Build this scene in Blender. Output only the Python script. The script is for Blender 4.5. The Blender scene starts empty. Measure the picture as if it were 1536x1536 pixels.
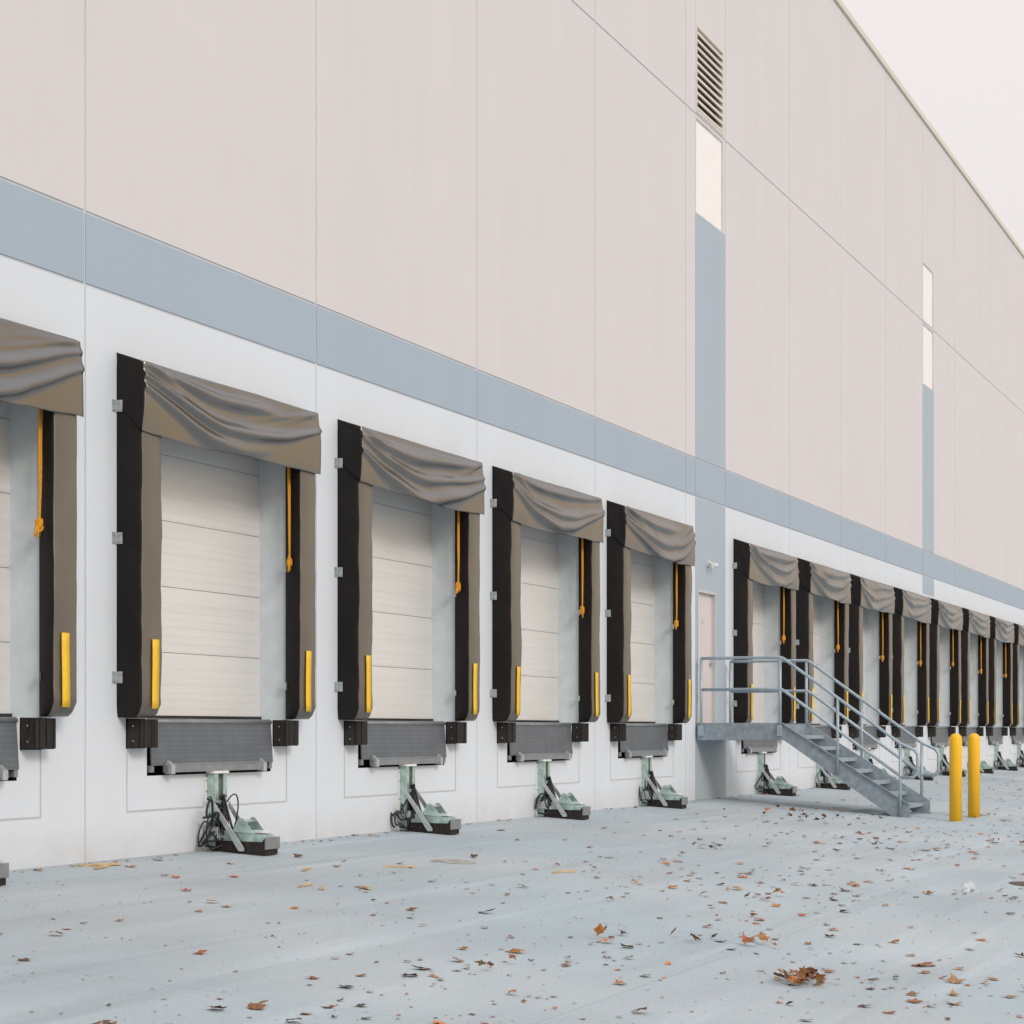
import bpy, math, random
from mathutils import Vector, noise, Matrix
random.seed(7)
S=bpy.context.scene
COL=S.collection

# ------------------------------------------------------------------ materials
def newmat(name):
    m=bpy.data.materials.new(name); m.use_nodes=True
    nt=m.node_tree; b=nt.nodes['Principled BSDF']
    return m,nt,b
def mat(name,col,rough=0.6,metal=0.0,var=0.12,scale=3.0,bump=0.0,bscale=60,spec=0.5,detail=5,stretch=(1,1,1),ior=1.5,bdist=.02):
    m,nt,b=newmat(name); N=nt.nodes; L=nt.links
    tc=N.new('ShaderNodeTexCoord'); mp=N.new('ShaderNodeMapping'); mp.inputs['Scale'].default_value=stretch
    L.new(tc.outputs['Object'],mp.inputs['Vector'])
    n=N.new('ShaderNodeTexNoise'); n.inputs['Scale'].default_value=scale; n.inputs['Detail'].default_value=detail
    L.new(mp.outputs[0],n.inputs['Vector'])
    r=N.new('ShaderNodeValToRGB')
    r.color_ramp.elements[0].position=0.3; r.color_ramp.elements[1].position=0.7
    r.color_ramp.elements[0].color=tuple(c*(1-var) for c in col)+(1,)
    r.color_ramp.elements[1].color=tuple(min(1,c*(1+var)) for c in col)+(1,)
    L.new(n.outputs[0],r.inputs[0]); L.new(r.outputs[0],b.inputs['Base Color'])
    b.inputs['Roughness'].default_value=rough; b.inputs['Metallic'].default_value=metal
    b.inputs['Specular IOR Level'].default_value=spec; b.inputs['IOR'].default_value=ior
    if bump>0:
        n2=N.new('ShaderNodeTexNoise'); n2.inputs['Scale'].default_value=bscale; n2.inputs['Detail'].default_value=4
        L.new(mp.outputs[0],n2.inputs['Vector'])
        bp=N.new('ShaderNodeBump'); bp.inputs['Strength'].default_value=bump; bp.inputs['Distance'].default_value=bdist
        L.new(n2.outputs[0],bp.inputs['Height']); L.new(bp.outputs[0],b.inputs['Normal'])
    return m

def wallmat(name,col,dirt=0.25):
    m,nt,b=newmat(name); N=nt.nodes; L=nt.links
    tc=N.new('ShaderNodeTexCoord')
    n=N.new('ShaderNodeTexNoise'); n.inputs['Scale'].default_value=0.55; n.inputs['Detail'].default_value=6
    L.new(tc.outputs['Object'],n.inputs['Vector'])
    mp=N.new('ShaderNodeMapping'); mp.inputs['Scale'].default_value=(2.2,1,0.09)
    L.new(tc.outputs['Object'],mp.inputs['Vector'])
    n2=N.new('ShaderNodeTexNoise'); n2.inputs['Scale'].default_value=1.0; n2.inputs['Detail'].default_value=5
    L.new(mp.outputs[0],n2.inputs['Vector'])
    ad=N.new('ShaderNodeMath'); ad.operation='ADD'; L.new(n.outputs[0],ad.inputs[0]); L.new(n2.outputs[0],ad.inputs[1])
    r=N.new('ShaderNodeMapRange'); r.inputs[1].default_value=0.7; r.inputs[2].default_value=1.3
    r.inputs[3].default_value=0.98; r.inputs[4].default_value=1.02
    L.new(ad.outputs[0],r.inputs[0])
    sp=N.new('ShaderNodeSeparateXYZ'); L.new(tc.outputs['Object'],sp.inputs[0])
    n3=N.new('ShaderNodeTexNoise'); n3.inputs['Scale'].default_value=4; n3.inputs['Detail'].default_value=8
    L.new(tc.outputs['Object'],n3.inputs['Vector'])
    mr=N.new('ShaderNodeMapRange'); mr.inputs[1].default_value=0.0; mr.inputs[2].default_value=0.35
    mr.inputs[3].default_value=1.0; mr.inputs[4].default_value=0.0; L.new(sp.outputs[2],mr.inputs[0])
    mu=N.new('ShaderNodeMath'); mu.operation='MULTIPLY'; L.new(mr.outputs[0],mu.inputs[0]); L.new(n3.outputs[0],mu.inputs[1])
    mu2=N.new('ShaderNodeMath'); mu2.operation='MULTIPLY'; mu2.inputs[1].default_value=dirt; L.new(mu.outputs[0],mu2.inputs[0])
    vm=N.new('ShaderNodeVectorMath'); vm.operation='SCALE'; vm.inputs[0].default_value=col; L.new(r.outputs[0],vm.inputs['Scale'])
    mx=N.new('ShaderNodeMix'); mx.data_type='RGBA'; L.new(mu2.outputs[0],mx.inputs['Factor'])
    L.new(vm.outputs[0],mx.inputs['A']); mx.inputs['B'].default_value=(0.30,0.27,0.24,1)
    L.new(mx.outputs['Result'],b.inputs['Base Color'])
    b.inputs['Roughness'].default_value=0.75; b.inputs['Specular IOR Level'].default_value=0.3
    n4=N.new('ShaderNodeTexNoise'); n4.inputs['Scale'].default_value=90; n4.inputs['Detail'].default_value=3
    L.new(tc.outputs['Object'],n4.inputs['Vector'])
    ad2=N.new('ShaderNodeMath'); ad2.operation='MULTIPLY_ADD'; L.new(n.outputs[0],ad2.inputs[0]); ad2.inputs[1].default_value=3.0; L.new(n4.outputs[0],ad2.inputs[2])
    bp=N.new('ShaderNodeBump'); bp.inputs['Strength'].default_value=0.12; bp.inputs['Distance'].default_value=0.01
    L.new(ad2.outputs[0],bp.inputs['Height']); L.new(bp.outputs[0],b.inputs['Normal'])
    return m

M={}
M['upper']=wallmat('paint_upper',(0.645,0.62,0.635),0)
M['lower']=wallmat('paint_lower',(0.665,0.71,0.775),0.4)
M['band']=wallmat('paint_band',(0.37,0.445,0.53),0)
M['strip']=wallmat('paint_strip',(0.40,0.47,0.545),0.2)
M['caulk']=mat('joint_caulk',(0.56,0.59,0.63),0.8,var=.05)
M['formline']=mat('form_line',(0.50,0.53,0.55),0.8,var=.05)
M['reveal']=mat('concrete_reveal',(0.63,0.70,0.75),0.8,var=0.06,scale=6,bump=0.2)
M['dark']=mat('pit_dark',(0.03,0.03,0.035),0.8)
M['coping']=mat('coping_metal',(0.66,0.61,0.52),0.5,var=.04)
M['door']=mat('door_panel',(0.72,0.715,0.71),0.4,var=0.03,scale=2,stretch=(0.3,1,6))
M['seam']=mat('door_seam',(0.50,0.50,0.50),0.6)
M['mandoor']=mat('man_door_paint',(0.63,0.58,0.59),0.5,var=0.03)
M['frame']=mat('door_frame_paint',(0.52,0.52,0.53),0.5,var=0.03)
M['louver']=mat('louver_metal',(0.66,0.61,0.55),0.5,metal=0.0,var=0.05)
M['winframe']=mat('window_frame',(0.62,0.62,0.63),0.4,metal=0.3)
M['glass']=mat('frosted_sky_white',(0.86,0.84,0.86),0.10,var=0.02,spec=1.0)  # pale base colour stands in for bright sky reflected in the panes
M['roof']=mat('roof_membrane',(0.6,0.6,0.6),0.8)
M['black']=mat('seal_side_vinyl',(0.010,0.008,0.008),0.6,var=0.3,scale=3,bump=0.4,bscale=9,spec=0.25)
M['warm_bounce']=mat('warm_bounce_soffit',(0.46,0.27,0.11),0.7,var=0.2,scale=4,stretch=(.3,4,4))  # brown of the added soffit block, chosen to warm the bounced light
M['face']=mat('seal_face_vinyl',(0.100,0.086,0.068),0.38,var=0.12,scale=3,bump=0.18,bscale=5,stretch=(1,1,0.4),spec=0.5,ior=1.8)
M['curtain']=mat('seal_head_vinyl',(0.045,0.037,0.027),0.24,var=0.15,scale=2,bump=0.04,bscale=30,spec=0.5,ior=2.5)
M['yellow']=mat('yellow_tape',(0.85,0.52,0.02),0.5,var=0.06,scale=20)
M['rope']=mat('orange_rope',(0.85,0.36,0.02),0.7,var=0.25,scale=60,bump=0.5,bscale=200)
M['galv']=mat('galvanised',(0.50,0.54,0.55),0.42,metal=0.6,var=0.15,scale=18)
M['rubber']=mat('bumper_rubber',(0.018,0.014,0.012),0.8,var=0.5,scale=25,bump=0.9,bscale=30,stretch=(4,1,0.4))
M['zinc']=mat('green_zinc',(0.42,0.55,0.52),0.36,metal=0.55,var=0.35,scale=9)
M['white']=mat('white_cap',(0.72,0.74,0.72),0.5)
M['steelgrey']=mat('lip_bar_steel',(0.24,0.26,0.28),0.45,metal=0.3,var=0.15,scale=8)
M['cable']=mat('black_cable',(0.012,0.012,0.013),0.45)
M['bollard']=mat('bollard_yellow',(0.92,0.50,0.012),0.42,var=0.05,scale=4)
M['stair']=mat('stair_galvanised',(0.29,0.345,0.395),0.5,metal=0.35,var=0.18,scale=10)
M['rail']=mat('rail_galvanised',(0.36,0.44,0.50),0.45,metal=0.35,var=0.12,scale=10)
M['wood']=mat('scrap_wood',(0.52,0.38,0.22),0.8,var=0.25,scale=8,stretch=(1,8,1))
M['iron']=mat('cast_iron',(0.12,0.09,0.075),0.8,var=0.3,scale=20,bump=0.5)
M['tancover']=mat('cleanout_cover',(0.42,0.41,0.39),0.8,var=0.2,scale=12)
def plastic():
    m,nt,b=newmat('clear_plastic'); b.inputs['Base Color'].default_value=(.9,.92,.93,1); b.inputs['Roughness'].default_value=.12
    b.inputs['Transmission Weight'].default_value=.75; b.inputs['IOR'].default_value=1.15
    return m
M['plastic']=plastic()
def diamond():
    m,nt,b=newmat('diamond_plate'); N=nt.nodes; L=nt.links
    tc=N.new('ShaderNodeTexCoord'); mp=N.new('ShaderNodeMapping'); mp.inputs['Rotation'].default_value=(0,math.radians(45),0)
    L.new(tc.outputs['Object'],mp.inputs['Vector'])
    ck=N.new('ShaderNodeTexChecker'); ck.inputs['Scale'].default_value=32
    L.new(mp.outputs[0],ck.inputs['Vector'])
    n=N.new('ShaderNodeTexNoise'); n.inputs['Scale'].default_value=5; L.new(tc.outputs['Object'],n.inputs['Vector'])
    r=N.new('ShaderNodeValToRGB'); r.color_ramp.elements[0].color=(0.11,0.125,0.15,1); r.color_ramp.elements[1].color=(0.18,0.205,0.235,1)
    L.new(n.outputs[0],r.inputs[0])
    mx=N.new('ShaderNodeMix'); mx.data_type='RGBA'; mx.blend_type='MULTIPLY'; L.new(r.outputs[0],mx.inputs['A'])
    r2=N.new('ShaderNodeValToRGB'); r2.color_ramp.elements[0].color=(0.85,0.85,0.85,1)
    L.new(ck.outputs['Fac'],r2.inputs[0]); L.new(r2.outputs[0],mx.inputs['B']); mx.inputs['Factor'].default_value=1
    L.new(mx.outputs['Result'],b.inputs['Base Color'])
    bp=N.new('ShaderNodeBump'); bp.inputs['Strength'].default_value=0.5; bp.inputs['Distance'].default_value=0.005
    L.new(ck.outputs['Fac'],bp.inputs['Height']); L.new(bp.outputs[0],b.inputs['Normal'])
    b.inputs['Roughness'].default_value=0.5; b.inputs['Metallic'].default_value=0.3
    return m
M['diamond']=diamond()

def groundmat():
    m,nt,b=newmat('concrete_yard'); N=nt.nodes; L=nt.links
    tc=N.new('ShaderNodeTexCoord')
    def noi(sc,det,st=(1,1,1),rot=0):
        mp=N.new('ShaderNodeMapping'); mp.inputs['Scale'].default_value=st; mp.inputs['Rotation'].default_value=(0,0,rot)
        L.new(tc.outputs['Object'],mp.inputs['Vector'])
        n=N.new('ShaderNodeTexNoise'); n.inputs['Scale'].default_value=sc; n.inputs['Detail'].default_value=det
        L.new(mp.outputs[0],n.inputs['Vector']); return n.outputs[0]
    def mr(x,a,b_,c,d):
        r=N.new('ShaderNodeMapRange'); L.new(x,r.inputs[0])
        for i,v in enumerate((a,b_,c,d)): r.inputs[i+1].default_value=v
        return r.outputs[0]
    def mul(a,b_):
        q=N.new('ShaderNodeMath'); q.operation='MULTIPLY'; L.new(a,q.inputs[0]); L.new(b_,q.inputs[1]); return q.outputs[0]
    f=mul(mr(noi(0.35,7),0.3,0.7,0.91,1.06), mr(noi(2.0,8,(0.25,1,1),0.25),0.3,0.7,0.94,1.05))
    f=mul(f, mr(noi(45,3),0.3,0.7,0.93,1.05))
    f=mul(f, mr(noi(1.0,6,(0.15,3.5,1),0.35),0.56,0.70,1.0,1.12))
    f=mul(f, mr(noi(0.8,6,(0.12,2.5,1),-0.15),0.58,0.74,1.0,0.87))
    sp=N.new('ShaderNodeSeparateXYZ'); L.new(tc.outputs['Object'],sp.inputs[0])
    def cut(ax,per,off):
        a=N.new('ShaderNodeMath'); a.operation='ADD'; a.inputs[1].default_value=off; L.new(sp.outputs[ax],a.inputs[0])
        q=N.new('ShaderNodeMath'); q.operation='PINGPONG'; q.inputs[1].default_value=per/2; L.new(a.outputs[0],q.inputs[0])
        return mr(q.outputs[0],0.003,0.009,0.84,1.0)
    f=mul(f,cut(0,4.6,0.2)); f=mul(f,cut(1,4.6,1.4))
    v=N.new('ShaderNodeTexVoronoi'); v.inputs['Scale'].default_value=6.5; L.new(tc.outputs['Object'],v.inputs['Vector'])
    f=mul(f,mr(v.outputs['Distance'],0.03,0.05,0.65,1.0))
    vm=N.new('ShaderNodeVectorMath'); vm.operation='SCALE'; L.new(f,vm.inputs['Scale'])
    mx=N.new('ShaderNodeMix'); mx.data_type='RGBA'; L.new(mr(noi(0.25,4),0.35,0.65,0,1),mx.inputs['Factor'])
    mx.inputs['A'].default_value=(0.41,0.485,0.53,1); mx.inputs['B'].default_value=(0.465,0.505,0.53,1)
    L.new(mx.outputs['Result'],vm.inputs[0])
    L.new(vm.outputs[0],b.inputs['Base Color'])
    b.inputs['Roughness'].default_value=0.8; b.inputs['Specular IOR Level'].default_value=0.3
    bp=N.new('ShaderNodeBump'); bp.inputs['Strength'].default_value=0.3; bp.inputs['Distance'].default_value=0.01
    L.new(noi(60,4),bp.inputs['Height']); L.new(bp.outputs[0],b.inputs['Normal'])
    return m
M['ground']=groundmat()
def leafmat():
    m,nt,b=newmat('dry_leaf'); N=nt.nodes; L=nt.links
    a=N.new('ShaderNodeAttribute'); a.attribute_name='leafcol'
    tc=N.new('ShaderNodeTexCoord'); n=N.new('ShaderNodeTexNoise'); n.inputs['Scale'].default_value=40; L.new(tc.outputs['Object'],n.inputs['Vector'])
    r=N.new('ShaderNodeMapRange'); r.inputs[1].default_value=.3; r.inputs[2].default_value=.7; r.inputs[3].default_value=.65; r.inputs[4].default_value=1.25
    L.new(n.outputs[0],r.inputs[0])
    vm=N.new('ShaderNodeVectorMath'); vm.operation='SCALE'; L.new(a.outputs['Color'],vm.inputs[0]); L.new(r.outputs[0],vm.inputs['Scale'])
    L.new(vm.outputs[0],b.inputs['Base Color']); b.inputs['Roughness'].default_value=0.6
    return m
M['leaf']=leafmat()

# ------------------------------------------------------------------ mesh builder
class MB:
    def __init__(s): s.v=[]; s.f=[]; s.m=[]; s.mats=[]; s.sm=[]
    def mi(s,k):
        if k not in s.mats: s.mats.append(k)
        return s.mats.index(k)
    def face(s,pts,k,smooth=False):
        i=len(s.v); s.v+= [tuple(p) for p in pts]; s.f.append(tuple(range(i,i+len(pts)))); s.m.append(s.mi(k)); s.sm.append(smooth)
    def box(s,x0,x1,y0,y1,z0,z1,k):
        i=len(s.v)
        s.v+=[(x0,y0,z0),(x1,y0,z0),(x1,y1,z0),(x0,y1,z0),(x0,y0,z1),(x1,y0,z1),(x1,y1,z1),(x0,y1,z1)]
        for q in ((0,3,2,1),(4,5,6,7),(0,1,5,4),(1,2,6,5),(2,3,7,6),(3,0,4,7)):
            s.f.append(tuple(i+a for a in q)); s.m.append(s.mi(k)); s.sm.append(False)
    def prism_x(s,prof,x0,x1,k):
        n=len(prof)
        a=[(x0,p[0],p[1]) for p in prof]; b=[(x1,p[0],p[1]) for p in prof]
        i=len(s.v); s.v+=a+b
        s.f.append(tuple(range(i,i+n))); s.m.append(s.mi(k)); s.sm.append(False)
        s.f.append(tuple(range(i+2*n-1,i+n-1,-1))); s.m.append(s.mi(k)); s.sm.append(False)
        for j in range(n):
            q=(j+1)%n; s.f.append((i+j,i+n+j,i+n+q,i+q)); s.m.append(s.mi(k)); s.sm.append(False)
    def tube(s,pts,r,k,n=8,cap=True):
        pts=[Vector(p) for p in pts]; i0=len(s.v); prev=None
        for j,p in enumerate(pts):
            if j==0: d=pts[1]-p
            elif j==len(pts)-1: d=p-pts[j-1]
            else: d=(pts[j+1]-p).normalized()+(p-pts[j-1]).normalized()
            if d.length<1e-9: d=Vector((0,0,1))
            d.normalize()
            if prev is None:
                up=Vector((0,0,1)) if abs(d.z)<0.9 else Vector((1,0,0))
                a=d.cross(up).normalized()
            else:
                a=(prev-d*prev.dot(d)); a.normalize()
            prev=a; b=d.cross(a)
            sc=1.0
            if 0<j<len(pts)-1:
                c=(pts[j+1]-p).normalized().dot(d); sc=1/max(c,0.6)
            rr=r[j] if isinstance(r,(list,tuple)) else r
            for q in range(n):
                t=2*math.pi*q/n; s.v.append(tuple(p+(a*math.cos(t)+b*math.sin(t))*rr*(sc if sc<1.3 else 1.2)))
        for j in range(len(pts)-1):
            for q in range(n):
                w=(q+1)%n
                s.f.append((i0+j*n+q,i0+j*n+w,i0+(j+1)*n+w,i0+(j+1)*n+q)); s.m.append(s.mi(k)); s.sm.append(True)
        if cap:
            s.f.append(tuple(i0+q for q in range(n))); s.m.append(s.mi(k)); s.sm.append(False)
            e=i0+(len(pts)-1)*n
            s.f.append(tuple(e+q for q in range(n-1,-1,-1))); s.m.append(s.mi(k)); s.sm.append(False)
    def grid(s,fn,nu,nv,k,smooth=True):
        i=len(s.v)
        for b in range(nv+1):
            for a in range(nu+1): s.v.append(tuple(fn(a/nu,b/nv)))
        for b in range(nv):
            for a in range(nu):
                p=i+b*(nu+1)+a; s.f.append((p,p+1,p+nu+2,p+nu+1)); s.m.append(s.mi(k)); s.sm.append(smooth)
    def obj(s,name,parent=None,loc=(0,0,0),bevel=0,recalc=True):
        me=bpy.data.meshes.new(name); me.from_pydata(s.v,[],s.f)
        for k in s.mats: me.materials.append(M[k])
        me.polygons.foreach_set('material_index',s.m); me.polygons.foreach_set('use_smooth',s.sm); me.update()
        if recalc:
            import bmesh
            bm=bmesh.new(); bm.from_mesh(me); bmesh.ops.recalc_face_normals(bm,faces=bm.faces); bm.to_mesh(me); bm.free()
        o=bpy.data.objects.new(name,me); COL.objects.link(o); o.location=loc
        if parent: o.parent=parent
        if bevel:
            bv=o.modifiers.new('b','BEVEL'); bv.width=bevel; bv.segments=2; bv.limit_method='ANGLE'
        return o
def empty(name,loc=(0,0,0)):
    e=bpy.data.objects.new(name,None); COL.objects.link(e); e.location=loc; e.empty_display_size=0.3; return e

P=3.97
J0=13.81
SL=0.065
def gz(y):
    if y>0: return 0.0
    if y>-14: return SL*y
    return -14*SL
ZTOP=15.83
HB0,HB1,HJ=4.87,5.48,11.0
G=0.013
# ------------------------------------------------------------------ building
bld=empty('warehouse_building')
W=MB()
def cells(x0,x1,z0,z1,xc,zc,fn):
    xs=sorted(set([x0,x1]+[x for x in xc if x0<x<x1])); zs=sorted(set([z0,z1]+[z for z in zc if z0<z<z1]))
    nx,nz=len(xs)-1,len(zs)-1
    g=[[fn((xs[i]+xs[i+1])/2,(zs[j]+zs[j+1])/2) for j in range(nz)] for i in range(nx)]
    for i in range(nx):
        for j in range(nz):
            a,b,c,d=xs[i],xs[i+1],zs[j],zs[j+1]; k=g[i][j]
            if isinstance(k,tuple): continue
            W.face([(a,0,c),(b,0,c),(b,0,d),(a,0,d)],k)
            def dep(ii,jj):
                if ii<0 or jj<0 or ii>=nx or jj>=nz: return (0.012,k)
                q=g[ii][jj]
                return (q[1],q[2] or k) if isinstance(q,tuple) else None
            for (di,dj,p,q) in ((-1,0,(a,c),(a,d)),(1,0,(b,c),(b,d)),(0,-1,(a,c),(b,c)),(0,1,(a,d),(b,d))):
                r=dep(i+di,j+dj)
                if r: W.face([(p[0],0,p[1]),(q[0],0,q[1]),(q[0],r[0],q[1]),(p[0],r[0],p[1])],r[1])
docks=[J0+P*(k+0.5) for k in range(-3,4)]
docks2=[31.78+P*(k+0.5) for k in range(0,13)]
alld=docks+docks2
panels=[(J0+P*k,J0+P*(k+1)) for k in range(-7,4)]
panels2=[(31.78+P*k,31.78+P*(k+1)) for k in range(0,20)]
def isdock(c): return any(abs(c-d)<0.1 for d in alld)
OH=1.40; PH=1.07
S2a,S2b=47.66+G,49.0
for (a,b) in panels+panels2:
    c=(a+b)/2; dk=isdock(c); x0,x1=a+G,b-G
    strip2=abs(a-47.66)<0.05
    def low(x,z):
        if dk:
            if abs(x-c)<OH and 1.22<z<4.2: return ('h',0.36,'reveal')
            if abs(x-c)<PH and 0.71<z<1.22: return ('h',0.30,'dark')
        if strip2 and x<S2b and z>4.42: return 'strip'
        return 'lower'
    cells(x0,x1,-1.2,HB0-G,[c-OH,c+OH,c-PH,c+PH]+([S2b] if strip2 else []),[0.71,1.22,4.2]+([4.42] if strip2 else []),low)
    cells(x0,x1,HB0+G,HB1-G,[],[],lambda x,z:'band')
    if strip2:
        def up(x,z):
            if x<S2b and z<9.5: return 'strip'
            if x<S2b-0.08 and x>a+0.05 and 9.5<z<10.95: return ('h',0.07,'winframe')
            return 'upper'
        cells(x0,x1,HB1+G,HJ-G,[a+0.05,S2b-0.08,S2b],[9.5,10.95],up)
        cells(x0,x1,HJ+G,ZTOP,[a+0.05,S2b-0.08],[11.05,12.42],lambda x,z:('h',0.07,'winframe') if (a+0.05<x<S2b-0.08 and 11.05<z<12.42) else 'upper')
    else:
        cells(x0,x1,HB1+G,HJ-G,[],[],lambda x,z:'upper')
        cells(x0,x1,HJ+G,ZTOP,[],[],lambda x,z:'upper')
p0,p1,ps=29.69,31.78,30.18
DX0,DX1=30.27,31.25
cells(p0+G,ps-0.008,-1.2,HB0-G,[],[],lambda x,z:'lower')
cells(p0+G,ps-0.008,HB0+G,HB1-G,[],[],lambda x,z:'band')
cells(p0+G,ps-0.008,HB1+G,HJ-G,[],[],lambda x,z:'upper')
cells(p0+G,ps-0.008,HJ+G,ZTOP,[],[],lambda x,z:'upper')
cells(ps+0.008,p1-G,-1.2,HB0-G,[DX0,DX1],[1.22,3.39],lambda x,z:('h',0.12,'frame') if (DX0<x<DX1 and 1.22<z<3.39) else 'strip')
cells(ps+0.008,p1-G,HB0+G,HB1-G,[],[],lambda x,z:'band')
LX0,LX1=30.22,31.64
cells(ps+0.008,p1-G,HB1+G,HJ-G,[LX0,LX1],[9.42,10.94],lambda x,z:('h',0.09,'winframe') if (LX0<x<LX1 and 9.42<z<10.94) else ('strip' if z<9.42 else 'upper'))
cells(ps+0.008,p1-G,HJ+G,ZTOP,[LX0,LX1],[11.04,12.44],lambda x,z:('h',0.14,'louver') if (LX0<x<LX1 and 11.04<z<12.44) else 'upper')
W.obj('wall_panels',bld,recalc=False)
Jb=MB()
XL,XR=panels[0][0],panels2[-1][1]
for x in [p[0] for p in panels]+[p0]+[p[0] for p in panels2]+[XR]:
    Jb.face([(x-.03,.009,-1.2),(x+.03,.009,-1.2),(x+.03,.009,ZTOP),(x-.03,.009,ZTOP)],'caulk')
Jb.face([(ps-.02,.009,-1.2),(ps+.02,.009,-1.2),(ps+.02,.009,ZTOP),(ps-.02,.009,ZTOP)],'caulk')
for z in (HB0,HB1,HJ):
    Jb.face([(XL,.011,z-.03),(XR,.011,z-.03),(XR,.011,z+.03),(XL,.011,z+.03)],'caulk')
Jb.obj('panel_joints',bld,recalc=False)
Bd=MB()
for c in alld:
    for (a,b,z0,z1) in ((-1.385,-1.370,0.40,0.96),(1.370,1.385,0.40,0.96),(-1.370,1.370,0.40,0.414)):
        Bd.box(c+a,c+b,-0.005,-0.0005,z0,z1,'formline')
Bd.obj('pit_form_lines',bld)
Rf=MB()
Rf.box(XL-.02,XR+.02,-0.05,0.45,ZTOP+.004,ZTOP+.13,'coping')
Rf.face([(XL,.45,15.4),(XR,.45,15.4),(XR,50,15.4),(XL,50,15.4)],'roof')
Rf.face([(XL,0,-1.2),(XL,50,-1.2),(XL,50,ZTOP),(XL,0,ZTOP)],'upper')
Rf.face([(XR,0,-1.2),(XR,50,-1.2),(XR,50,ZTOP),(XR,0,ZTOP)],'upper')
Rf.face([(XL,50,-1.2),(XR,50,-1.2),(XR,50,ZTOP),(XL,50,ZTOP)],'upper')
Rf.obj('roof_and_parapet',bld)
for c in alld:
    D=MB()
    z=1.225
    while z<4.25:
        z1=min(z+0.61,4.30)
        D.box(c-1.45,c+1.45,.322,.36,z+.0035,z1-.0035,'door')
        q=.05
        while z+q+.07<z1:
            D.box(c-1.43,c+1.43,.3202,.3215,z+q-.033,z+q+.033,'door'); q+=.0735
        z+=0.61
    D.box(c-1.45,c+1.45,.335,.37,1.22,4.3,'seam')
    D.box(c-1.44,c+1.44,.30,.33,1.221,1.25,'cable')
    D.box(c-1.33,c-1.30,.27,.318,2.55,2.80,'cable')
    D.obj('dock_door',bld)
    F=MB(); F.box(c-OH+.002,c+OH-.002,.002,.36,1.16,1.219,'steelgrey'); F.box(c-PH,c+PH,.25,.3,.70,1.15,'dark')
    F.obj('dock_sill',bld)
    F=MB(); F.box(c-OH+.003,c+OH-.003,.004,.315,4.02,4.198,'warm_bounce'); F.obj('warm_bounce_soffit',bld)  # block added under the opening head to bounce warm light onto the door
D=MB()
D.box(DX0+.045,DX1-.045,.055,.10,1.225,3.345,'mandoor')
D.box(DX0,DX0+.045,.0-.012,.12,1.22,3.39,'frame'); D.box(DX1-.045,DX1,-.012,.12,1.22,3.39,'frame'); D.box(DX0+.045,DX1-.045,-.012,.12,3.345,3.39,'frame')
D.box(DX0+.05,DX1-.05,.12,.14,1.22,3.39,'frame')
D.tube([(DX1-.12,.055,2.22),(DX1-.12,0.0,2.22),(DX1-.24,0.0,2.22)],.012,'galv')
D.box(DX1-.15,DX1-.09,.045,.054,2.15,2.32,'galv')
D.box(DX0+.4,DX0+.5,.048,.054,2.85,2.93,'frame')
D.obj('man_door',bld)
Lv=MB()
Lv.box(LX0,LX1,.12,.14,11.04,12.44,'dark')
n=11
for i in range(n):
    z=11.09+i*(12.42-11.09)/n
    Lv.prism_x([(-.01,z),(.10,z+.075),(.10,z+.09),(-.01,z+.045)],LX0+.03,LX1-.03,'louver')
for (a,b,c,d) in ((LX0,LX0+.03,11.04,12.44),(LX1-.03,LX1,11.04,12.44)): Lv.box(a,b,-.012,.12,c,d,'louver')
Lv.box(LX0+.03,LX1-.03,-.012,.12,11.04,11.08,'louver'); Lv.box(LX0+.03,LX1-.03,-.012,.12,12.41,12.44,'louver')
Lv.obj('louver_vent',bld)
def window(x0,x1,z0,z1,name):
    w=MB(); w.box(x0+.02,x1-.02,.02,.05,z0+.02,z1-.02,'glass')
    w.box(x0,x0+.02,.01,.07,z0,z1,'winframe'); w.box(x1-.02,x1,.01,.07,z0,z1,'winframe')
    w.box(x0+.02,x1-.02,.01,.07,z0,z0+.02,'winframe'); w.box(x0+.02,x1-.02,.01,.07,z1-.02,z1,'winframe')
    w.obj(name,bld)
window(LX0,LX1,9.42,10.94,'window')
window(47.71,48.92,9.5,10.95,'window'); window(47.71,48.92,11.05,12.42,'window')
E=MB(); E.box(30.79,30.89,-.04,-.001,3.79,3.88,'white')
for sx in (-.08,.08):
    E.tube([(30.84+sx*.5,-.04,3.84),(30.84+sx,-.08,3.82)],.015,'galv'); E.tube([(30.84+sx,-.06,3.83),(30.84+sx*1.3,-.13,3.80)],[.025,.042],'white',n=12)
E.obj('exterior_wall_light')

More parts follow.
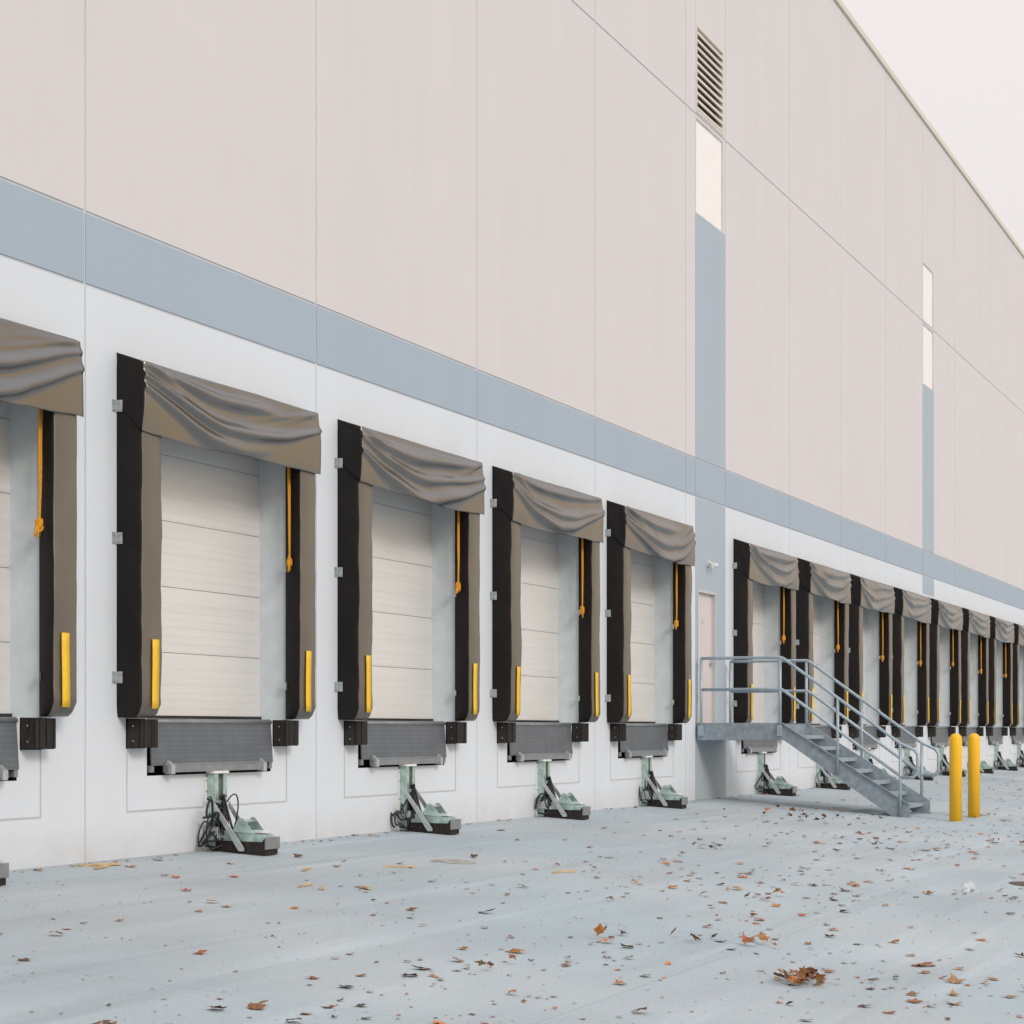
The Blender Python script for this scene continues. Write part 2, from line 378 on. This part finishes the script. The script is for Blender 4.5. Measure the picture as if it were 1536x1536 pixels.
# ------------------------------------------------------------------ dock seal
def sstep(x): 
    x=max(0,min(1,x)); return x*x*(3-2*x)
def dock_seal(c,seed):
    rnd=random.Random(seed)
    e=empty('dock_seal',(c,0,0))
    d=.26
    pd=MB()
    for sg in (-1,1):
        sec=[(1.53,-.001),(1.53,-d+.03),(1.52,-d+.008),(1.50,-d),(1.24,-d),(1.218,-d+.01),(1.21,-d+.03),(1.36,-.001)]
        kinds=['black','black','face','face','face','black','black']
        zs=[1.225,1.26,1.34]+[1.34+i*(4.26-1.34)/40 for i in range(1,41)]
        rows=[]
        for z in zs:
            t=max(0,min(1,(1.34-z)/.115)); row=[]
            for (x,y) in sec:
                yy=y*(1-.28*t*t) ; xx=x+(1.37-x)*.10*t*t
                if y<-.05:
                    w=noise.noise(Vector((sg*7+x*2,z*2.2,seed*3.1)))*.012+noise.noise(Vector((sg*5+x*3,z*7,seed)))*.006
                    yy+=w; xx+=w*.6
                row.append((sg*xx,yy,z))
            rows.append(row)
        for j in range(len(rows)-1):
            for i in range(len(sec)-1):
                pd.face([rows[j][i],rows[j][i+1],rows[j+1][i+1],rows[j+1][i]],kinds[i])
        pd.face(rows[0],'black'); pd.face(rows[-1],'black')
    o=pd.obj('side_pads',e)
    import bmesh
    bm=bmesh.new(); bm.from_mesh(o.data); bmesh.ops.remove_doubles(bm,verts=bm.verts,dist=.0005); bmesh.ops.recalc_face_normals(bm,faces=bm.faces); bm.to_mesh(o.data); bm.free()
    for p in o.data.polygons: p.use_smooth=len(p.vertices)==4
    st=MB()
    for sg in (-1,1):
        def fs(a,b,sg=sg):
            z=1.30+b*.60; w=noise.noise(Vector((sg*7+1.37*2,z*2.2,seed*3.1)))*.012
            return (sg*(1.345+(a-.5)*.10)+.0,-d-.016+w*.8,z)
        st.grid(fs,1,8,'yellow')
    o=st.obj('yellow_stripe',e); so=o.modifiers.new('s','SOLIDIFY'); so.thickness=.006; so.offset=0
    hd=MB()
    hd.prism_x([(-.002,3.90),(-.002,4.37),(-d+.03,4.255),(-d+.03,3.95),(-.16,3.86)],-1.525,1.525,'black')
    hd.obj('head_pad',e)
    # ---- draped vinyl head curtain: a few broad irregular swags
    cx0=rnd.uniform(-.35,.35)
    amp=rnd.uniform(.9,1.15)
    rid=[]
    base=rnd.uniform(-.02,.08)
    for k in range(3):
        zl=base+.02+.15*k+rnd.uniform(-.06,.06); zr=base+.17*k+rnd.uniform(-.07,.07)
        fade=rnd.choice((0,0,-1,1)) if k!=1 else 0
        rid.append((zl,zr,.20+.19*k+rnd.uniform(-.06,.06),rnd.uniform(.085,.13),rnd.uniform(.8,1.2),fade,rnd.uniform(.35,.75)))
    crs=[]
    for k in range(5):
        s_=-1 if k%2==0 else 1
        crs.append((s_,rnd.uniform(.15,1.0),rnd.uniform(.5,1.1),rnd.uniform(.035,.06)))
    def f(a,b):
        u=2*a-1
        ca=max(0,1-u*u)
        x=u*1.535
        sag=.040*ca+.012*math.sin(2.3*u+seed)
        drop=.585+sag+(.02 if u>0 else 0)*u*u
        z=4.280-.008*ca*math.sin(4*u+seed)-b*drop
        q=(u-cx0); q=q/(1-cx0) if q>0 else q/(1+cx0); cs=max(0,1-abs(q)**1.7)
        y=-d-.012-.022*math.sin(math.pi*min(1,b*.9))
        h=0
        bb=b+.07*noise.noise(Vector((u*1.7,b*1.5,seed*1.3)))
        for (zl,zr,sgk,wd,stg,fd,fp) in rid:
            c0=zl*(1-a)+zr*a+sgk*cs
            dd=(bb-c0)/(wd*(.45+.75*cs))
            m_=1.0
            if fd<0: m_=1-sstep((a-fp)/.35)
            elif fd>0: m_=1-sstep((1-a-fp)/.35)
            h+= m_*stg*(math.exp(-dd*dd) if dd<0 else math.exp(-(dd*1.45)**2))*(.35+.65*cs)
        y-=.060*amp*h*min(1,b*6)
        for (s_,sl,ln,wd) in crs:
            dx=1-u*s_
            if dx<ln:
                y-=.020*math.exp(-((b-dx*sl*1.1)/wd)**2)*(1-dx/ln)*min(1,dx*8)
        y-=.012*noise.noise(Vector((u*2.5,b*2,seed+9)))*min(1,b*4)
        x+=.010*u*b
        z+=.008*noise.noise(Vector((u*6,seed,b)))*b
        if u>.9: x+=.03*(b**2)*(u-.9)/.1
        return (x,y,z)
    cu=MB(); cu.grid(f,100,56,'curtain')
    def fl(side):
        def g(a,b):
            p=Vector(f(0 if side<0 else 1,b)); q=Vector((side*1.532,-.01,4.372-b*(.46)))
            r=p.lerp(q,a); r.x+=side*.008*math.sin(a*6+b*5+seed)*math.sin(math.pi*a); return r
        return g
    cu.grid(fl(-1),10,14,'black'); cu.grid(fl(1),10,14,'black')
    def tp(a,b):
        p=Vector(f(a,0)); q=Vector((p.x,-.003,4.374)); return p.lerp(q,b)
    cu.grid(tp,40,2,'curtain')
    o=cu.obj('head_curtain',e,recalc=False); so=o.modifiers.new('s','SOLIDIFY'); so.thickness=.004
    br=MB()
    for z in (3.91,2.77,1.57):
        for sg in (-1,1):
            xa,xb=sorted((sg*1.535,sg*1.60)); br.box(xa,xb,-.008,-.001,z-.05,z+.05,'galv')
            xa,xb=sorted((sg*1.534,sg*1.541)); br.box(xa,xb,-.065,-.008,z-.05,z+.05,'galv')
            for q in (-.03,.03): br.tube([(sg*1.541,-.045,z+q),(sg*1.552,-.045,z+q)],.009,'galv',n=6); br.tube([(sg*1.575,-.008,z+q),(sg*1.575,-.016,z+q)],.009,'galv',n=6)
    for z in (2.72,1.55):
        for sg in (-1,1):
            xa,xb=sorted((sg*1.31,sg*1.365)); br.box(xa,xb,-.035,.004,z-.035,z+.035,'galv')
    br.obj('mounting_brackets',e)
    rp=MB(); x=1.245; L=rnd.uniform(2.70,2.86); lx=rnd.uniform(-.05,.01); Y0=-.11
    for k in range(2):
        pts=[]
        for i in range(15):
            t=i/14; pts.append((x+lx*t+.03*(k-.5)*(1-t)+.003*math.sin(t*9+seed+k),Y0+.004*math.sin(t*5+k), 3.86-(3.86-L)*t))
        rp.tube(pts,.0105,'rope',n=6)
    ex,ey=x+lx,Y0
    for k in range(5):
        a=rnd.uniform(0,3.14); pts=[]
        for i in range(11):
            t=i/10*2*math.pi; R=.024
            pts.append((ex+R*math.cos(t)*math.cos(a),ey+R*math.cos(t)*math.sin(a),L+.02-.012*k+R*1.0*math.sin(t)))
        rp.tube(pts,.013,'rope',n=6)
    for k in range(2):
        q=rnd.uniform(-.07,.02)
        rp.tube([(ex,ey,L),(ex+q,ey-.01,L-.03),(ex+q*1.2,ey-.02*k*.3,L-rnd.uniform(.07,.12))],[.013,.011,.010],'rope',n=6)
    rp.obj('pull_rope',e)
    return e
def leveler(c):
    e=empty('dock_leveler',(c,0,0)); l=MB()
    l.prism_x([(-.012,1.195),(-.040,.80),(-.028,.80),(.000,1.195)],-1.05,1.05,'diamond')
    l.tube([(-1.05,-.012,1.192),(1.05,-.012,1.192)],.020,'steelgrey')
    l.prism_x([(-.085,.735),(-.085,.79),(-.045,.82),(-.030,.80),(-.030,.735)],-.86,.86,'steelgrey')
    for sx in (-.80,.80): l.prism_x([(-.10,.72),(-.10,.80),(-.045,.84),(-.03,.72)],sx-.03,sx+.03,'galv')
    l.box(-1.05,-1.0,-.028,.2,.74,.80,'steelgrey'); l.box(1.0,1.05,-.028,.2,.74,.80,'steelgrey')
    l.obj('hinged_lip',e)
    return e
def bumper(c,sg):
    b=MB(); x0,x1=(1.12,1.38) if sg>0 else (-1.38,-1.12)
    n=9
    for i in range(n):
        a=x0+(x1-x0)*i/n; b.box(a+.002,a+(x1-x0)/n-.001,-.145+random.uniform(-.006,.006),-.012,.965+random.uniform(-.004,.004),1.21,'rubber')
    b.box(x0-.012,x0,-.125,-.001,.96,1.205,'rubber'); b.box(x1,x1+.012,-.125,-.001,.96,1.205,'rubber')
    b.box(x0-.012,x1+.012,-.012,-.001,.955,1.215,'rubber')
    for z in (1.02,1.15): b.tube([(x0-.016,-.075,z),(x1+.016,-.075,z)],.009,'steelgrey',n=6)
    b.obj('dock_bumper',None,(c,0,0))
def restraint(c,seed,big):
    rnd=random.Random(seed); e=empty('vehicle_restraint',(c,0,0)); m=MB()
    m.box(-.14,.14,-.012,-.001,.0,.68,'white')
    for sx in (-1,1):
        a,b=sorted((sx*.07,sx*.105)); m.box(a,b,-.10,-.012,.0,.71,'zinc')
        a,b=sorted((sx*.045,sx*.07)); m.box(a,b,-.10,-.088,.0,.71,'zinc')
    m.box(-.125,.125,-.11,-.0125,.712,.735,'white'); 
    for sx in (-.085,.085): m.box(sx-.035,sx+.035,-.075,-.03,.736,.765,'white')
    m.tube([(0,-.05,.05),(0,-.05,.70)],.02,'galv')
    m.box(-.045,.045,-.135,-.03,.38,.46,'galv')
    m.prism_x([(-.105,.09),(-.60,.085),(-.63,.13),(-.60,.155),(-.30,.175),(-.105,.20)],-.10,.10,'zinc')
    m.box(-.115,.115,-.64,-.12,-.035,.083,'rubber')
    for sx in (-.112,.101):
        m.prism_x([(-.28,.176),(-.52,.16),(-.40,.305),(-.36,.305)],sx,sx+.011,'zinc')
        m.prism_x([(-.10,.46),(-.10,.39),(-.37,.0),(-.43,.0),(-.43,.03)],sx*1.25,sx*1.25+.012,'galv')
    m.tube([(-.11,-.38,.27),(.11,-.38,.27)],.018,'galv')
    m.box(-.06,.06,-.58,-.42,.165,.19,'white')
    m.box(-.125,.125,-.66,-.64,.02,.13,'steelgrey')
    m.box(-.16,-.12,-.16,-.012,.10,.22,'galv')
    for z in (.15,.35,.55,.65):
        for sx in (-.125,.125): m.tube([(sx,-.012,z),(sx,-.022,z)],.010,'galv',n=6)
    m.obj('restraint_body',e,bevel=.003)
    cb=MB()
    for k in range(6 if big else 4):
        R=rnd.uniform(.12,.25) if big else rnd.uniform(.06,.13)
        cx=(-.25 if big else -.17)+rnd.uniform(-.11,.12); cz=R+rnd.uniform(-.0,.14); cy=-.08-.03*k
        pts=[]; tt=rnd.uniform(.5,.95); a0=rnd.uniform(0,6.28); sq=rnd.uniform(.6,1.1)
        for i in range(34):
            t=a0+i/33*2*math.pi*tt; g=1+.18*math.sin(t*2+k)
            pts.append((cx+R*sq*g*math.cos(t),cy+.08*math.sin(t*.7+k),max(.01,cz+R*g*math.sin(t)+.03*math.sin(t*3+k))))
        # lead each end back to the post
        pts=[(-.05,-.12,.42-.05*k)]+pts
        cb.tube(pts,.007 if k%2 else .011,'cable',n=6)
    for k in range(4):
        cb.tube([(-.02+.03*k,-.11,.5),(-.06,-.16,.36+.05*k),(-.12+.03*k,-.18-.02*k,.2),(-.06,-.20,.06),(-.16,-.14,.03),(-.22,-.06,.05)],.011,'cable',n=6)
    cb.box(-.07,.02,-.17,-.11,.20,.36,'cable')
    cb.obj('cables',e)
for i,c in enumerate(alld):
    dock_seal(c,i*3+1); leveler(c); bumper(c,-1); bumper(c,1); restraint(c,i,abs(c-15.795)<.1)

# ------------------------------------------------------------------ stairs
st=empty('metal_stairs')
m=MB()
SX0,SX1=30.20,31.72; YL=-1.42; DK=1.215
yb=-3.42; zb=gz(yb)
m.box(SX0+.05,SX1-.05,YL,-.02,DK-.03,DK,'stair')
def channel(x,s):
    m.box(x-.006,x+.006,YL,-.02,DK-.25,DK+.01,'stair')
    a,b=sorted((x,x+s*.06)); 
    m.box(a,b,YL,-.02,DK+.01,DK+.018,'stair'); m.box(a,b,YL,-.02,DK-.258,DK-.25,'stair')
channel(SX0,1); channel(SX1,-1)
m.box(SX0+.007,SX1-.007,YL,YL+.01,DK-.22,DK-.031,'stair')
for y in (-.5,-.95): m.box(SX0+.007,SX1-.007,y,y+.05,DK-.12,DK-.031,'stair')
nr=8; rise=(DK-zb)/nr; run=(YL-yb)/(nr-1+.35)
for k in range(1,nr):
    z=DK-rise*k; y1=YL-run*(k-1); y0=y1-run-.02
    m.box(SX0+.012,SX1-.012,y0,y1,z-.028,z,'rail')
    m.box(SX0+.012,SX1-.012,y0,y0+.006,z-.055,z-.029,'rail')
for x,s in ((SX0,1),(SX1,-1)):
    prof=[(YL,DK+.018),(yb-.02,zb+.20),(yb-.02,zb+.0),(yb+.22,zb+.0),(YL-.05,DK-.258),(YL,DK-.258)]
    m.prism_x(prof,x-.006,x+.006,'stair')
    a,b=sorted((x-s*.007,x-s*.05))
    m.prism_x([(YL,DK+.024),(yb-.02,zb+.206),(yb-.02,zb+.196),(YL,DK+.014)],a,b,'stair')
    m.prism_x([(yb+.22,zb+.010),(YL-.05,DK-.248),(YL-.05,DK-.258),(yb+.22,zb+.0)],a,b,'stair')
    m.box(a-.03,b+.03,yb-.04,yb+.2,zb-.001,zb+.012,'stair')
m.obj('treads_and_stringers',st)
r=MB()
for x in (SX0-.03,SX1+.03):
    tr=.025
    H1,H2=DK+1.05,DK+.55
    yc=YL+.02
    ye=yb+.12; drop=(ye-YL)*(DK-zb)/(YL-yb)
    e1=H1+drop; e2=H2+drop
    r.tube([(x,-.10,H1),(x,-.6,H1),(x,yc,H1),(x,yc-.06,H1-.025),(x,ye,e1),(x,ye-.22,e1-.10),(x,ye-.27,e1-.17),(x,ye-.27,e1-.45),(x,ye-.20,e1-.52),(x,ye,e1-.52)],tr,'rail',n=10)
    r.tube([(x,-.10,H2),(x,yc,H2),(x,yc-.06,H2-.025),(x,ye,e2)],tr,'rail',n=10)
    r.tube([(x,-.10,DK-.15),(x,-.10,H1)],tr,'rail',n=10)
    r.tube([(x,yc,DK-.15),(x,yc,H1)],tr,'rail',n=10)
    for f in (.48,1.0):
        y=YL+(ye-YL)*f; dz=drop*f
        r.tube([(x,y,DK+dz-.12 if f<1 else zb+.02),(x,y,H1+dz)],tr,'rail',n=10)
    for y in (-.10,yc): r.box(x-.035,x+.035,y-.04,y+.04,DK-.19,DK-.02,'rail')
r.obj('handrails',st)
for (x,y) in ((30.2,-4.14),(31.7,-4.14)):
    b=MB(); z0=gz(y)-.02; R=.094; pts=[(0,0,z0),(0,0,1.07-.085)]; rr=[R,R]
    for i in range(1,8):
        t=i/7*math.pi/2; pts.append((0,0,1.07-.085+.085*math.sin(t))); rr.append(max(.004,R*math.cos(t)))
    b.tube(pts,rr,'bollard',n=32); b.tube([(0,0,z0),(0,0,z0+.025)],[.11,.098],'tancover',n=24)
    b.obj('bollard',None,(x,y,0))
# ------------------------------------------------------------------ ground
g=MB()
def gq(y0,y1,z0,z1):
    g.face([(-400,y0,z0),(900,y0,z0),(900,y1,z1),(-400,y1,z1)],'ground')
gq(-14,.3,-14*SL,.3*SL); gq(-900,-14,-14*SL,-14*SL)
o=g.obj('ground'); 
lv=MB(); cols=[]
pal=[(.26,.10,.035),(.34,.14,.04),(.44,.17,.035),(.16,.07,.03),(.38,.22,.10),(.52,.16,.03),(.28,.16,.08),(.12,.055,.03),(.40,.10,.03),(.34,.21,.11)]
def leaf(x,y,s,rnd,zoff=0,tilt=.3,dk=1):
    c=rnd.choice(pal); f=rnd.uniform(.75,1.3)*dk; c=tuple(min(1,q*f) for q in c)
    rot=Matrix.Rotation(rnd.uniform(0,6.28),3,'Z')@Matrix.Rotation(rnd.gauss(0,tilt*.4),3,'X')@Matrix.Rotation(rnd.gauss(0,tilt*.4),3,'Y')
    n=15; curl=rnd.uniform(.05,.6)*rnd.choice((1,1,-1)); ax=rnd.uniform(0,3.14); pts=[]
    fr=rnd.uniform(.50,.80)
    for i in range(n):
        t=2*math.pi*i/n; R=(fr if i%3 else 1.0)*(.8+.25*math.cos(t))*rnd.uniform(.8,1.15)
        X,Y=R*math.cos(t),R*.9*math.sin(t); q=X*math.sin(ax)+Y*math.cos(ax)
        pts.append(rot@(Vector((X,Y,curl*q*q*.7+rnd.uniform(-.06,.06)))*s*.68))
    cen=Vector((0,0,0)); mz=min([p.z for p in pts]+[0])
    base=Vector((x,y,gz(y)+.003-mz+zoff)); i0=len(lv.v)
    lv.v.append(tuple(cen+base)); lv.v+= [tuple(p+base) for p in pts]
    for i in range(n):
        lv.f.append((i0,i0+1+i,i0+1+(i+1)%n)); lv.m.append(lv.mi('leaf')); lv.sm.append(False)
    cols.extend([c]*(n+1))
rnd=random.Random(3)
cnt=0
while cnt<2700:
    x=6+50*rnd.random()**1.3; y=-rnd.uniform(.05,11)
    dens=.10+.9*min(1,max(0,(-y-1.0)/3.5))
    dens*= max(.25,.6+1.5*noise.noise(Vector((x*.35,y*.5,2))))
    if x<12 and y>-4.5: dens*=.4
    if rnd.random()>dens: continue
    leaf(x,y,rnd.choice((.035,.045,.055,.065,.08,.10,.12))*rnd.uniform(.7,1.1),rnd); cnt+=1
for _ in range(3800):
    x=6+48*rnd.random()**1.3; y=-rnd.uniform(.05,11); leaf(x,y,rnd.uniform(.008,.028),rnd)
for _ in range(420):
    x=rnd.uniform(6,60); leaf(x,-abs(rnd.gauss(0,.10))-.03,rnd.uniform(.02,.07),rnd)
for (cx,cy,n,sd) in ((11.8,-6.74,34,.11),(16.5,-5.2,7,.15),(13.2,-6.0,6,.1),(26,-5.5,14,.4),(21,-3.2,6,.12),(13.2,-5.6,5,.09),(23,-6.6,12,.3),(28.5,-2.4,30,.7),(10.9,-5.0,4,.1),(12.8,-5.1,5,.08)):
    for k in range(n): leaf(cx+rnd.gauss(0,sd),cy+rnd.gauss(0,sd*.7),rnd.uniform(.05,.10),rnd,zoff=rnd.uniform(0,.035),tilt=1.2,dk=.8)
o=lv.obj('fallen_leaves',recalc=False)
at=o.data.color_attributes.new('leafcol','FLOAT_COLOR','POINT')
flat=[]; 
for c in cols: flat+= [c[0],c[1],c[2],1.0]
at.data.foreach_set('color',flat)
for (x,y,a,l,w) in ((14.96,-1.48,.3,.26,.03),(14.1,-2.49,1.0,.20,.05),(13.85,-2.1,.1,.26,.022),(13.75,-2.3,.5,.12,.04),(13.7,-.22,-.4,.40,.07),(13.55,-.35,.2,.25,.04),(16.9,-3.1,-.3,.35,.015),(15.9,-1.9,2.2,.3,.015)):
    b=MB(); b.box(-l/2,l/2,-w/2,w/2,.0,.012,'wood')
    b.prism_x([(-w*.5,.0122),(w*.2,.0122),(w*.1,.017),(-w*.4,.016)],-l*.38,l*.30,'wood')
    q=b.obj('scrap_wood',None,(x,y,gz(y)+.004)); q.rotation_euler=(math.atan(SL),.0,a)
def disc(name,x,y,R,k):
    b=MB(); 
    n=32
    for (r0,r1,z0,z1) in ((0,R*.82,.006,.006),(R*.82,R*.86,.006,.002),(R*.86,R,.002,.007),(R,R*1.03,.007,.001)):
        for i in range(n):
            t0,t1=2*math.pi*i/n,2*math.pi*(i+1)/n
            if r0==0: b.face([(0,0,z0),(r1*math.cos(t0),r1*math.sin(t0),z1),(r1*math.cos(t1),r1*math.sin(t1),z1)],k)
            else: b.face([(r0*math.cos(t0),r0*math.sin(t0),z0),(r1*math.cos(t0),r1*math.sin(t0),z1),(r1*math.cos(t1),r1*math.sin(t1),z1),(r0*math.cos(t1),r0*math.sin(t1),z0)],k)
    for i in range(-3,4): b.box(-R*.6,R*.6,i*R*.18-R*.03,i*R*.18+R*.03,.0065,.010,k)
    q=b.obj(name,None,(x,y,gz(y)+.003)); q.rotation_euler=(math.atan(SL),0,0)
disc('drain_cover',20.3,-6.84,.26,'iron'); disc('cleanout_cover',16.9,-2.0,.19,'tancover')
b=MB(); 
def cup(a,bb):
    t=a*2*math.pi; R=.035+.015*bb; q=.014*noise.noise(Vector((math.cos(t)*3,math.sin(t)*3,bb*5)))
    return ((R+q)*math.cos(t),(R+q)*math.sin(t),bb*.11)
b.grid(cup,24,8,'plastic'); b.face([cup(i/24,0) for i in range(24)],'plastic')
o=b.obj('plastic_cup',None,(18.8,-6.39,gz(-6.39)+.04)); o.rotation_euler=(1.5,.0,.9)

# ------------------------------------------------------------------ camera
cam=bpy.data.cameras.new('camera'); co=bpy.data.objects.new('camera',cam); COL.objects.link(co); S.camera=co
th=math.atan(1289/2962)
co.location=(0,-9.93,1.11); co.rotation_euler=(math.radians(90),0,th-math.radians(90))
cam.sensor_width=36; cam.lens=36*2962/1536; cam.shift_y=328/1536; cam.clip_end=3000; cam.clip_start=.1
# ------------------------------------------------------------------ light
w=bpy.data.worlds.new('World'); S.world=w; w.use_nodes=True; nt=w.node_tree; N=nt.nodes; L=nt.links
bg=N['Background']; sky=N.new('ShaderNodeTexSky'); sky.sky_type='NISHITA'; sky.sun_disc=False
el,az=math.radians(30),math.radians(212)
sky.sun_elevation=el; sky.sun_rotation=az; sky.dust_density=3
tc=N.new('ShaderNodeTexCoord'); sp=N.new('ShaderNodeSeparateXYZ'); L.new(tc.outputs['Generated'],sp.inputs[0])
def mrn(x,a,b_,c,d,t='LINEAR'):
    r=N.new('ShaderNodeMapRange'); r.interpolation_type=t; L.new(x,r.inputs[0])
    for i,v in enumerate((a,b_,c,d)): r.inputs[i+1].default_value=v
    return r.outputs[0]
lum=mrn(sp.outputs[2],0,1,8.4,12.6)
# thin overcast: pinkish low down, neutral-cool overhead
c1=N.new('ShaderNodeMix'); c1.data_type='RGBA'; L.new(mrn(sp.outputs[2],.3,.8,0,1,'SMOOTHSTEP'),c1.inputs['Factor'])
c1.inputs['A'].default_value=(1.0,.93,.92,1); c1.inputs['B'].default_value=(.93,.96,1.0,1)
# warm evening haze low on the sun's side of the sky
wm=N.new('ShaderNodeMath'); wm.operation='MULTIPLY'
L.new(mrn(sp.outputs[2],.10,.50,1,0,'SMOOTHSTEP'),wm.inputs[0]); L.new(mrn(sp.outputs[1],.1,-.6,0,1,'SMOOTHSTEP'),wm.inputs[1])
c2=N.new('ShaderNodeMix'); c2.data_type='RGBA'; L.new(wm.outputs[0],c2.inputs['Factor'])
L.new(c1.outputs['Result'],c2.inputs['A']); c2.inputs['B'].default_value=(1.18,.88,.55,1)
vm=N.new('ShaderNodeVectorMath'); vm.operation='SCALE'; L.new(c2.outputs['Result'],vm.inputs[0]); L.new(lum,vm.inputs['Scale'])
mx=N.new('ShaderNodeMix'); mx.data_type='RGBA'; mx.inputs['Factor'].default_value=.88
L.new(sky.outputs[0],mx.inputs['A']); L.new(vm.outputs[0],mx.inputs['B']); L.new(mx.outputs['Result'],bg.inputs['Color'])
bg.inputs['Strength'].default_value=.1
sun=bpy.data.lights.new('sun','SUN'); so=bpy.data.objects.new('sun',sun); COL.objects.link(so)
sun.energy=1.3; sun.angle=math.radians(16); sun.color=(1,.93,.84)
dv=Vector((math.sin(az)*math.cos(el),math.cos(az)*math.cos(el),math.sin(el)))
so.rotation_euler=dv.to_track_quat('Z','Y').to_euler()
S.view_settings.view_transform='Standard'; S.view_settings.look='None'; S.view_settings.exposure=0; S.view_settings.gamma=1
